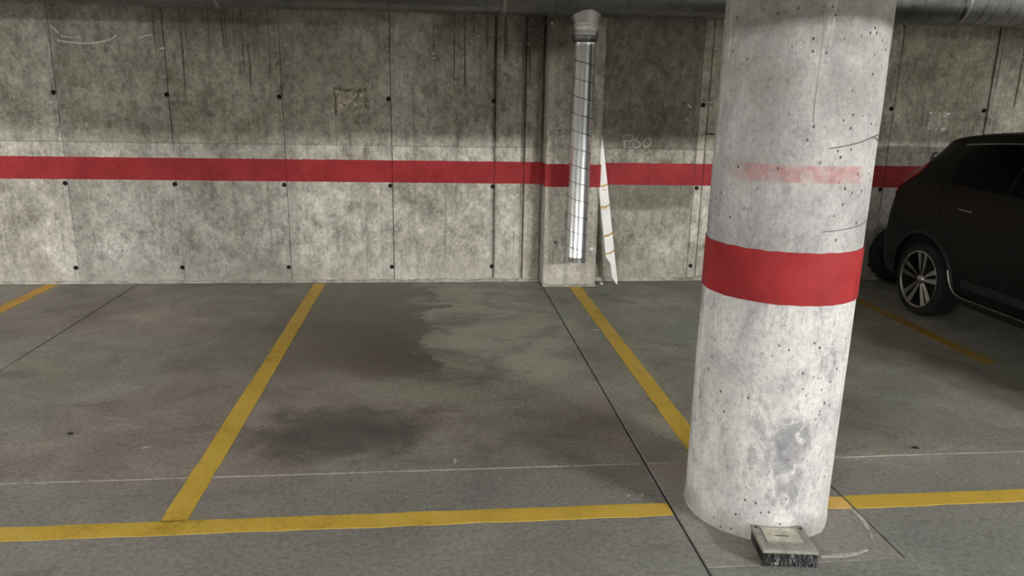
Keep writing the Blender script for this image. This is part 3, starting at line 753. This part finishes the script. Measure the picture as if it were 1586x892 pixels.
# ================================================================== BAIT BOX AT THE PILLAR FOOT
def mat_box():
    b = NB('dusty_grey_plastic'); n = b.noise(18, 6, .7); f = b.noise(90, 4, .7)
    col = b.mix(b.st(n, .35, .65), (.22, .22, .195), (.34, .335, .29))
    return b.done(col, .6, height=f, bump=.15, dist=.004)
def mat_film():
    b = NB('crumpled_black_film'); n = b.noise(30, 5, .7, vec=b.vm(b.p, (2.2, 1, .6)), dist=1.6)
    col = b.mix(b.st(n, .52, .66), (.012, .012, .014), (.42, .42, .43))  # pale glints on the creases are put into the colour
    return b.done(col, .28, height=n, bump=1.0, dist=.02, spec=.7)
M['boxp'] = mat_box(); M['film'] = mat_film(); M['lidlabel'] = simple('worn_cream_label', (.52, .50, .42), .6, var=.3, scale=25); M['boxdark'] = simple('black_plastic', (.015, .015, .015), .5)
bx = empty('bait_box', (1.268, 2.305, 0), math.radians(-8)); tag(bx, 'small flat dusty grey plastic box at the foot of the pillar', 'box')
bm = bmesh.new(); W2, D2, HB = .094, .082, .050
vb = [bm.verts.new(p) for p in ((-W2 * .97, -D2 * .97, 0), (W2 * .97, -D2 * .97, 0), (W2 * .97, D2, 0), (-W2 * .97, D2, 0))]; vt = [bm.verts.new(p) for p in ((-W2, -D2, HB), (W2, -D2, HB), (W2, D2, HB), (-W2, D2, HB))]
bm.faces.new(vb); bm.faces.new(vt)
for i in range(4): bm.faces.new((vb[i], vb[(i + 1) % 4], vt[(i + 1) % 4], vt[i]))
bmesh.ops.bevel(bm, geom=list(bm.edges), offset=.004, segments=2, affect='EDGES')
mesh('body', bm, M['boxdark'], bx)
bm = bmesh.new(); add_box(bm, (-W2 - .004, -D2 - .004, HB), (W2 + .004, D2 + .004, HB + .014), .003, 2)
lid = mesh('lid', bm, M['boxp'], bx)
bm = bmesh.new()   # raised rim of the recessed label field
for a, b in (((-.070, .060, 0), (.070, .065, .003)), ((-.070, -.038, 0), (.070, -.033, .003)), ((-.070, -.038, 0), (-.065, .065, .003)), ((.065, -.038, 0), (.070, .065, .003))): add_box(bm, (a[0], a[1], HB + .0135), (b[0], b[1], HB + .0165), .001)
mesh('label_rim', bm, M['boxp'], lid)
box_obj('lid_label', (-.065, -.033, HB + .0135), (.065, .060, HB + .0150), M['lidlabel'], lid)
box_obj('label_slot', (-.028, .006, HB + .0145), (.022, .011, HB + .0156), M['boxdark'], lid)
for x in (-.083, .083):
    bm = bmesh.new(); add_lathe(bm, [(0, .0005), (.007, .0005), (.007, -.004), (0, -.004)], (x, .062, HB + .0145), (0, 0, 1), 12); mesh('lock_hole', bm, M['boxdark'], lid)
bm = bmesh.new(); nx, nzz = 36, 8; V = []      # crumpled film on the front face
for i in range(nx + 1):
    row = []
    for k in range(nzz + 1):
        x = -W2 - .001 + (2 * W2 + .002) * i / nx; z = .001 + (HB - .002) * k / nzz
        dy = .005 * mnoise.noise(Vector((x * 60, z * 40, 1))) + .004 * mnoise.noise(Vector((x * 130, z * 90, 4)))
        row.append(bm.verts.new((x, -D2 - .003 - abs(dy) * 1.6, z)))
    V.append(row)
for i in range(nx):
    for k in range(nzz): bm.faces.new((V[i][k], V[i + 1][k], V[i + 1][k + 1], V[i][k + 1]))
ed = [e for e in bm.edges if e.is_boundary]; r = bmesh.ops.extrude_edge_only(bm, edges=ed)
for v in [q for q in r['geom'] if isinstance(q, bmesh.types.BMVert)]: v.co.y = -D2 + .004
o = mesh('front_film', bm, M['film'], bx, smooth=True); tag(o, 'crumpled black plastic front')

# small dirt on the floor
for (x, y, s, lab, cat) in ((-1.752, 3.50, .014, 'tiny dark speck on the floor in the left bay', 'debris'), (2.320, 3.09, .016, 'tiny dark speck on the floor right of the pillar', 'debris')):
    bm = bmesh.new(); blob(bm, (0, 0, s * .28), s, s * .8, s * .3, x * 5, 2); o = mesh('dirt_speck', bm, M['speck'], None, smooth=True, loc=(x, y, 0)); tag(o, lab, cat)
bm = bmesh.new(); blob(bm, (0, 0, .013), .014, .012, .013, 2, 2); o = mesh('pebble', bm, M['lime'], None, smooth=True, loc=(1.50, 6.40, .0)); tag(o, 'small pale pebble on the floor between pilaster and white board', 'pebble')

# ================================================================== CAR
CXC, YR = 4.655, 6.12
CL = 4.06
car = empty('parked_car', (CXC, YR - CL / 2, 0)); tag(car, 'dark hatchback car parked backwards against the wall behind the pillar', 'car')
def tab(t):
    xs_ = [p[0] for p in t]; ys_ = [p[1] for p in t]; n = len(t); ms = []
    for i in range(n):
        if i == 0: ms.append((ys_[1] - ys_[0]) / (xs_[1] - xs_[0]))
        elif i == n - 1: ms.append((ys_[-1] - ys_[-2]) / (xs_[-1] - xs_[-2]))
        else:
            d0 = (ys_[i] - ys_[i - 1]) / (xs_[i] - xs_[i - 1]); d1 = (ys_[i + 1] - ys_[i]) / (xs_[i + 1] - xs_[i])
            ms.append(0 if d0 * d1 <= 0 else 2 * d0 * d1 / (d0 + d1))
    def f(x):
        x = min(max(x, xs_[0]), xs_[-1])
        for i in range(n - 1):
            if x <= xs_[i + 1]: break
        h = xs_[i + 1] - xs_[i]; t_ = (x - xs_[i]) / h
        return (2 * t_**3 - 3 * t_**2 + 1) * ys_[i] + (t_**3 - 2 * t_**2 + t_) * h * ms[i] + (-2 * t_**3 + 3 * t_**2) * ys_[i + 1] + (t_**3 - t_**2) * h * ms[i + 1]
    return f
fz_top = tab([(0, .60), (.04, .70), (.10, .80), (.18, .94), (.30, 1.135), (.42, 1.305), (.56, 1.40), (.9, 1.447), (1.4, 1.475), (1.9, 1.475), (2.3, 1.43), (2.65, 1.29), (3.08, .985), (3.45, .925), (3.75, .88), (3.93, .81), (4.02, .73), (4.06, .64)])
fz_bot = tab([(0, .30), (.12, .23), (.4, .20), (1.1, .185), (2.9, .185), (3.6, .19), (3.95, .20), (4.06, .24)])
fw = tab([(0, .60), (.05, .705), (.14, .775), (.3, .825), (.55, .850), (.85, .855), (1.3, .845), (2.6, .845), (3.2, .852), (3.55, .835), (3.80, .79), (3.96, .71), (4.03, .62), (4.06, .55)])
fwr = tab([(0, .52), (.3, .545), (.6, .575), (1.5, .61), (2.2, .60), (2.7, .62), (3.1, .70), (3.6, .66), (4.06, .44)])
fz_bl = tab([(0, .53), (.1, .73), (.2, .90), (.36, 1.02), (.7, 1.045), (1.6, 1.015), (2.6, .965), (3.1, .93), (3.5, .86), (3.8, .78), (3.97, .70), (4.06, .56)])
def ctrl(u):
    zt_, zb, w_, wr, bl = fz_top(u), fz_bot(u), fw(u), fwr(u), fz_bl(u)
    bl = min(bl, zt_ - .03); zm = zb + .52 * (bl - zb); gh = zt_ - bl
    wr = wr + (w_ * .97 - wr) * max(0, 1 - gh / .25) * .7
    return [Vector((0, zb)), Vector((.86 * w_, zb)), Vector((.965 * w_, zb + .09)), Vector((w_, zm)), Vector((.965 * w_, bl)), Vector((wr + .035, bl + gh * .78)), Vector((wr - .07, bl + gh * .955)), Vector((0, zt_))]
def sec(u, v):
    P = ctrl(u); i = min(int(v), 6); t = v - i
    if i in (0,): return P[0].lerp(P[1], t)
    p1, p2 = P[i], P[i + 1]; p0 = P[i - 1]; p3 = P[i + 2] if i + 2 < 8 else Vector((-P[6].x, P[6].y))
    k = .5
    m1 = (p2 - p0) * k; m2 = (p3 - p1) * k
    if i == 1: m1 = (p2 - p1) * .8
    if i == 4: m1 = m1 * .8; m2 = m2 * .9
    return p1 * (2 * t**3 - 3 * t**2 + 1) + m1 * (t**3 - 2 * t**2 + t) + p2 * (-2 * t**3 + 3 * t**2) + m2 * (t**3 - t**2)
def SP(u, v, side=-1, off=0.0):
    """point on the body; local coords of the car root. side -1 = towards the pillar"""
    def raw(u_, v_):
        s_ = sec(u_, v_); return Vector((side * s_.x, CL / 2 - u_, s_.y))
    p = raw(u, v)
    if off:
        e = 2e-3; du = raw(min(u + e, CL), v) - raw(max(u - e, 0), v); dv = raw(u, min(v + e, 7)) - raw(u, max(v - e, 0))
        n = du.cross(dv)
        if n.length > 1e-12:
            n.normalize()
            c = Vector((0, p.y, .7))
            if n.dot(p - c) < 0: n = -n
            p = p + n * off
    return p
def find_v(u, z, lo=1.0, hi=7.0):
    for _ in range(40):
        mid = (lo + hi) / 2
        if sec(u, mid).y < z: lo = mid
        else: hi = mid
    return lo
def mat_car():
    b = NB('dark_brown_grey_metallic_paint'); f = b.noise(300, 2)
    col = b.mix(f, (.005, .0046, .0038), (.008, .0074, .0062))
    return b.done(col, .5, .2, spec=.18, Coat_Weight=.06, Coat_Roughness=.25)
M.update(paint=mat_car(), glass=simple('black_tinted_glass', (.002, .002, .002), .08, var=0, spec=.12), plastic=simple('black_cladding', (.008, .008, .008), .6),
         chrome=simple('chrome_trim', (.6, .6, .58), .2, 1.0), rubber=simple('tyre_rubber', (.010, .010, .010), .85), alloy=simple('machined_alloy', (.42, .42, .40), .3, 1.0), rimdark=simple('dark_rim_well', (.012, .012, .012), .5),
         tail=simple('red_tail_lamp', (.34, .012, .018), .12, var=.1), tailclear=simple('pink_tail_lamp_lens', (.65, .42, .42), .2), liner=simple('wheel_arch_liner', (.055, .052, .047), .95, var=.4, scale=40),
         headlamp=simple('headlamp_glass', (.5, .5, .5), .1), seamd=simple('door_gap', (.003, .003, .003), .9))
US = sorted(set([0, .01, .03, .06] + [.1 + .055 * i for i in range(71)] + [3.97, 4.0, 4.03, 4.05, CL])); US = [u for u in US if u <= CL]
VS = [0, .5, 1.0] + [1 + .125 * i for i in range(1, 49)]
bm = bmesh.new(); G = []
for u in US:
    row = []
    for v in VS: row.append(bm.verts.new(SP(u, v, -1)))
    for v in VS[-2:0:-1]: row.append(bm.verts.new(SP(u, v, 1)))
    G.append(row)
nr = len(G[0])
for i in range(len(US) - 1):
    for k in range(nr): bm.faces.new((G[i][k], G[i][(k + 1) % nr], G[i + 1][(k + 1) % nr], G[i + 1][k]))
bm.faces.new(G[0]); bm.faces.new(G[-1])
body = mesh('body', bm, M['paint'], car, smooth=True)
RW, ZW, UW, UF = .289, .2885, .75, 3.18; AR = .362
bm = bmesh.new()
for u in (UW, UF):
    for s_ in (-1, 1):
        add_lathe(bm, [(0, 0), (AR, 0), (AR, .5), (0, .5)], (s_ * .55 if s_ > 0 else -1.05, CL / 2 - u, ZW + .01), (1, 0, 0), 40)
bmesh.ops.remove_doubles(bm, verts=bm.verts, dist=1e-4)
cut = mesh('cutter', bm); cut.parent = car
md = body.modifiers.new('b', 'BOOLEAN'); md.object = cut; md.operation = 'DIFFERENCE'; md.solver = 'EXACT'
bpy.context.view_layer.update(); dg = bpy.context.evaluated_depsgraph_get(); me = bpy.data.meshes.new_from_object(body.evaluated_get(dg)); body.modifiers.clear(); body.data = me
bpy.data.objects.remove(cut, do_unlink=True)
for p in me.polygons: p.use_smooth = True
me.set_sharp_from_angle(angle=math.radians(38))
def patch(name, uv, mat, side, off=.004, parent=car, thick=.006):
    """uv: grid rows of (u,v)"""
    bm = bmesh.new(); A = [[bm.verts.new(SP(u, v, side, off)) for u, v in row] for row in uv]; B = [[bm.verts.new(SP(u, v, side, off - thick)) for u, v in row] for row in uv]
    n, k = len(uv), len(uv[0])
    for X in (A, B):
        for i in range(n - 1):
            for j in range(k - 1): bm.faces.new((X[i][j], X[i + 1][j], X[i + 1][j + 1], X[i][j + 1]))
    for i in range(n - 1):
        for j in (0, k - 1): bm.faces.new((A[i][j], A[i + 1][j], B[i + 1][j], B[i][j]))
    for j in range(k - 1):
        for i in (0, n - 1): bm.faces.new((A[i][j], A[i][j + 1], B[i][j + 1], B[i][j]))
    return mesh(name, bm, mat, parent, smooth=True)
def lerp(a, b, t): return a + (b - a) * t
for sd in (-1, 1):
    # side glass: three panes separated by pillars
    for (ua0, ua1, ub0, ub1) in ((.90, .80, 1.46, 1.46), (1.50, 1.50, 2.16, 2.20), (2.20, 2.24, 2.86, 2.45)):
        rows = []
        for i in range(17):
            t = i / 16; row = []
            for j in range(9):
                s_ = j / 8; u = lerp(lerp(ua0, ua1, s_), lerp(ub0, ub1, s_), t)
                e = .10 * max(0, 1 - t * 10) ** 2 if ua0 < 1 else 0
                vb_ = find_v(u, fz_bl(u) + .022) + e; vt_ = find_v(u, fz_top(u) - .105) - e
                row.append((u, lerp(vb_, max(vt_, vb_ + .05), s_)))
            rows.append(row)
        patch('side_window', rows, M['glass'], sd)
    bm = bmesh.new(); add_tube(bm, [SP(u, find_v(u, fz_top(u) - .100), sd, .006) for u in [.78 + .04 * i for i in range(42)]], .0055, 6); mesh('window_trim', bm, M['chrome'], car, smooth=True)
    # tail lamp
    rows = []
    for i in range(13):
        t = i / 12; u = lerp(.06, .50, t); zlo = lerp(.80, 1.10, t ** .9); zhi = lerp(.90, 1.18, t ** .8)
        rows.append([(u, find_v(u, lerp(zlo, min(zhi, fz_top(u) - .03), s_ / 5))) for s_ in range(6)])
    patch('tail_lamp', rows, M['tail'], sd, .008, thick=.014)
    rows = [[(u, find_v(u, z)) for z in (.79, .81, .83)] for u in (.075, .09, .105, .12)]
    patch('lamp_lens', rows, M['tailclear'], sd, .010, thick=.016)
    # sill cladding and chrome line
    rows = [[(u, lerp(1.02, find_v(u, .262), s_ / 6)) for s_ in range(7)] for u in [1.14 + .05 * i for i in range(34)]]
    patch('sill_cladding', rows, M['plastic'], sd, .010, thick=.014)
    pts = [(1.085, .44), (1.092, .40), (1.105, .355), (1.125, .315), (1.155, .285), (1.20, .268)] + [(1.25 + .06 * i, .264) for i in range(25)]
    bm = bmesh.new(); add_tube(bm, [SP(u, find_v(u, z), sd, .012) for u, z in pts], .0065, 6); mesh('sill_trim', bm, M['chrome'], car, smooth=True)
    rows = [[(u, find_v(u, z)) for z in (.34, .36, .38, .40)] for u in [1.22 + .06 * i for i in range(26)]]
    patch('door_moulding', rows, M['plastic'], sd, .008, thick=.012)
    # rear bumper cladding
    rows = [[(u, lerp(1.3, find_v(u, .36), s_ / 4)) for s_ in range(5)] for u in (.02, .06, .1, .16, .22, .28, .34, .375)]
    patch('bumper_cladding', rows, M['plastic'], sd, .006, thick=.010)
    # door gaps
    for path in ([(1.48, z) for z in (.29, .4, .5, .6, .7, .8, .9, 1.0)], [(1.08, .46), (1.07, .55), (1.03, .64), (.95, .74), (.90, .85), (.87, .95), (.85, 1.04)], [(2.5, z) for z in (.29, .4, .5, .6, .7, .8, .9)], [(.36, .64), (.30, .70), (.22, .74), (.14, .77)]):
        bm = bmesh.new(); add_tube(bm, [SP(u, find_v(u, z), sd, .0008) for u, z in path], .0028, 6); mesh('panel_gap', bm, M['seamd'], car)
    # door handles
    for u0 in (1.10, 2.02):
        rows = [[(u, find_v(u, z)) for z in (.868, .882, .896, .91)] for u in (u0, u0 + .03, u0 + .06, u0 + .09, u0 + .12)]
        cup = patch('handle_cup', rows, M['seamd'], sd, .002, thick=.004)
        bm = bmesh.new(); add_tube(bm, [SP(u0 - .005 + .13 * i / 6, find_v(u0, .895), sd, .004 + .018 * math.sin(math.pi * (i + .4) / 6.8)) for i in range(7)], .008, 8); mesh('door_handle', bm, M['chrome'], car, smooth=True)
    # wheel arches
    for u in (UW, UF):
        bm = bmesh.new(); A = []
        for k in range(41):
            t = math.radians(-14 + 208 * k / 40); q = []
            for (rr, ins) in ((AR - .004, -.05), (AR - .006, .012), (AR + .012, .014), (AR + .026, .004), (AR + .028, -.02)):
                yy = CL / 2 - u + rr * math.cos(t); zz = ZW + .01 + rr * math.sin(t); uu = CL / 2 - yy
                xx = sec(uu, find_v(uu, max(zz, fz_bot(uu) + .02))).x
                q.append(bm.verts.new((sd * (xx + ins), yy, zz)))
            A.append(q)
        for k in range(40):
            for i in range(4): bm.faces.new((A[k][i], A[k][i + 1], A[k + 1][i + 1], A[k + 1][i]))
        mesh('arch_trim', bm, M['plastic'], car, smooth=True)
        bm = bmesh.new(); xo = .80
        add_lathe(bm, [(AR - .004, xo if sd > 0 else -xo), (AR - .004, .56 * sd), (.10, .56 * sd)], (0, CL / 2 - u, ZW + .01), (1, 0, 0), 40)
        bmesh.ops.delete(bm, geom=[v for v in bm.verts if v.co.z < .20], context='VERTS')
        mesh('arch_liner', bm, M['liner'], car, smooth=True)
    # mirror and head lamp
    bm = bmesh.new(); blob(bm, (sd * .93, CL / 2 - 2.55, 1.02), .10, .06, .07, 4, 3, .12); add_tube(bm, [(sd * .80, CL / 2 - 2.52, .97), (sd * .88, CL / 2 - 2.54, .99)], .02, 8); mesh('door_mirror', bm, M['paint'], car, smooth=True)
    rows = [[(u, find_v(u, lerp(lerp(.74, .60, t_), lerp(.79, .71, t_), q_ / 4))) for q_ in range(5)] for u, t_ in [(lerp(3.52, 4.0, k_ / 10), k_ / 10) for k_ in range(11)]]
    patch('head_lamp', rows, M['headlamp'], sd, .006)
def top_patch(name, u0, u1, vlo, mat):
    bm = bmesh.new(); A = []; nU, nV = 10, 12
    cols = [(-1, lerp(vlo, 7, j / nV)) for j in range(nV + 1)] + [(1, lerp(7, vlo, j / nV)) for j in range(1, nV + 1)]
    T = [[bm.verts.new(SP(lerp(u0, u1, i / nU), v, s_, .004)) for s_, v in cols] for i in range(nU + 1)]; Bm = [[bm.verts.new(SP(lerp(u0, u1, i / nU), v, s_, -.004)) for s_, v in cols] for i in range(nU + 1)]
    for X in (T, Bm):
        for i in range(nU):
            for j in range(len(cols) - 1): bm.faces.new((X[i][j], X[i + 1][j], X[i + 1][j + 1], X[i][j + 1]))
    return mesh(name, bm, mat, car, smooth=True)
top_patch('windscreen', 2.36, 3.02, 5.75, M['glass']); top_patch('rear_window', .185, .385, 5.9, M['glass'])
# nose: grille, lower intake, blank plate
yf = -CL / 2
def nose(name, x0, x1, z0, z1, t, mat): return box_obj(name, (x0, yf - t, z0), (x1, yf + .01, z1), mat, car, .004)
nose('grille', -.40, .40, .50, .62, .012, M['plastic'])
for k in range(4): nose('grille_bar', -.38, .38, .512 + .028 * k, .520 + .028 * k, .018, M['chrome'])
nose('lower_intake', -.44, .44, .27, .40, .010, M['plastic'])
nose('number_plate', -.24, .24, .415, .495, .016, M['lampbody'])
# wheels
def make_wheel(sd):
    wl = empty('wheel'); wl.parent = car
    bm = bmesh.new(); ti = [(.216, -.095), (.230, -.100), (.266, -.102), (.277, -.094), (.286, -.075), (.289, -.04), (.289, .04), (.286, .075), (.277, .094), (.266, .102), (.230, .100), (.216, .095)]
    add_lathe(bm, ti, (0, 0, 0), (1, 0, 0), 56); mesh('tyre', bm, M['rubber'], wl, smooth=True)
    bm = bmesh.new(); add_lathe(bm, [(.216, .094), (.226, .098), (.226, .104), (.219, .105), (.211, .098), (.212, .085)], (0, 0, 0), (sd, 0, 0), 56); mesh('rim_ring', bm, M['alloy'], wl, smooth=True)
    bm = bmesh.new(); add_lathe(bm, [(.214, .095), (.205, .02), (.200, -.08), (.17, .015), (.02, .015)], (0, 0, 0), (sd, 0, 0), 48); mesh('rim_well', bm, M['rimdark'], wl, smooth=True)
    bm = bmesh.new(); add_lathe(bm, [(0, .095), (.022, .094), (.034, .088), (.042, .07), (.042, .03)], (0, 0, 0), (sd, 0, 0), 24); mesh('hub_cap', bm, M['alloy'], wl, smooth=True)
    for k in range(5):
        base = math.radians(90 + 72 * k)
        for s_ in (-1, 1):
            bm = bmesh.new(); n = 6; A = []
            for i in range(n + 1):
                t = i / n; r = lerp(.034, .214, t); ang = base + s_ * lerp(.30, .185, t ** .6); wd = lerp(.010, .026, t ** 1.1); xd = lerp(.078, .094, t)
                c = Vector((0, r * math.cos(ang), r * math.sin(ang))); tn = Vector((0, -math.sin(ang), math.cos(ang)))
                A.append([bm.verts.new(c + tn * a * wd + Vector((sd * h, 0, 0))) for a, h in ((-1, xd - .03), (-.85, xd - .004), (.85, xd + .002), (1, xd - .03))])
            for i in range(n):
                for j in range(4): bm.faces.new((A[i][j], A[i][(j + 1) % 4], A[i + 1][(j + 1) % 4], A[i + 1][j]))
            bm.faces.new(A[0]); bm.faces.new(A[-1]); mesh('spoke', bm, M['alloy'], wl)
    return wl
for sd in (-1, 1):
    w0 = make_wheel(sd); w0.location = (sd * .742, CL / 2 - UW, ZW)
    w1 = w0.copy(); C.objects.link(w1); w1.location = (sd * .742, CL / 2 - UF, ZW)
    for c in list(w0.children):
        d = c.copy(); C.objects.link(d); d.parent = w1

# ---- tyre stored upright behind the car
ty = empty('spare_tyre', (4.345, 6.44, 0)); tag(ty, 'black tyre standing against the wall behind the dark car', 'tyre')
bm = bmesh.new()
add_lathe(bm, [(.170, -.070), (.185, -.082), (.225, -.088), (.252, -.080), (.263, -.062), (.266, -.03), (.266, .03), (.263, .062), (.252, .080), (.225, .088), (.185, .082), (.170, .070), (.180, .055), (.200, .05), (.235, .05), (.235, -.05), (.200, -.05), (.180, -.055), (.170, -.070)], (0, 0, .266), (0, 1, 0), 48)
bmesh.ops.remove_doubles(bm, verts=bm.verts, dist=1e-5); mesh('carcass', bm, M['rubber'], ty, smooth=True)
bm = bmesh.new()
for k in range(48):
    t = 2 * math.pi * k / 48; c_, s_ = math.cos(t), math.sin(t)
    for yy in (-.042, 0, .042):
        vs = add_box(bm, (-.013, yy - .016, -.003), (.013, yy + .016, .004)); mt = Matrix.Translation((.2655 * c_, 0, .266 + .2655 * s_)) @ Matrix.Rotation(math.pi / 2 - t, 4, 'Y')
        for v in vs: v.co = mt @ v.co
for v in bm.verts: v.co.z = max(v.co.z, .0)
mesh('tread', bm, M['rubber'], ty)

# ================================================================== CEILING LAMPS (in the aisle behind the camera, plus added fill over the bays)
def lamp(x, y, strength, lab, ln=1.5):
    r = empty('ceiling_lamp', (x, y, ZC)); tag(r, lab, 'lamp', 'batten ceiling lamps')
    bm = bmesh.new(); add_box(bm, (-ln / 2, -.06, -.06), (ln / 2, .06, -.001), .008, 2); mesh('housing', bm, M['lampbody'], r)
    bm = bmesh.new(); add_tube(bm, [(-ln / 2 + .03, 0, -.095), (ln / 2 - .03, 0, -.095)], .035, 16)
    mesh('tube', bm, mat_emit('lamp_tube_light', (1.0, .985, .955), strength), r)
    for s_ in (-1, 1): box_obj('end_cap', (s_ * ln / 2 - .03, -.045, -.135), (s_ * ln / 2 + .03, .045, -.055), M['lampbody'], r, .005)
lamp(6.2, -3.1, LAMP_R, 'batten ceiling lamp over the aisle to the right')
lamp(-3.0, -3.1, LAMP_L, 'batten ceiling lamp over the aisle to the left')
lamp(9.3, 3.5, FILL_ER, 'added unseen fill lamp over the bays far to the right')  # unseen lamp added to lift the dim upper wall
lamp(-7.2, 3.5, FILL_EL, 'added unseen fill lamp over the bays far to the left')  # second unseen lamp, added as fill from the other end
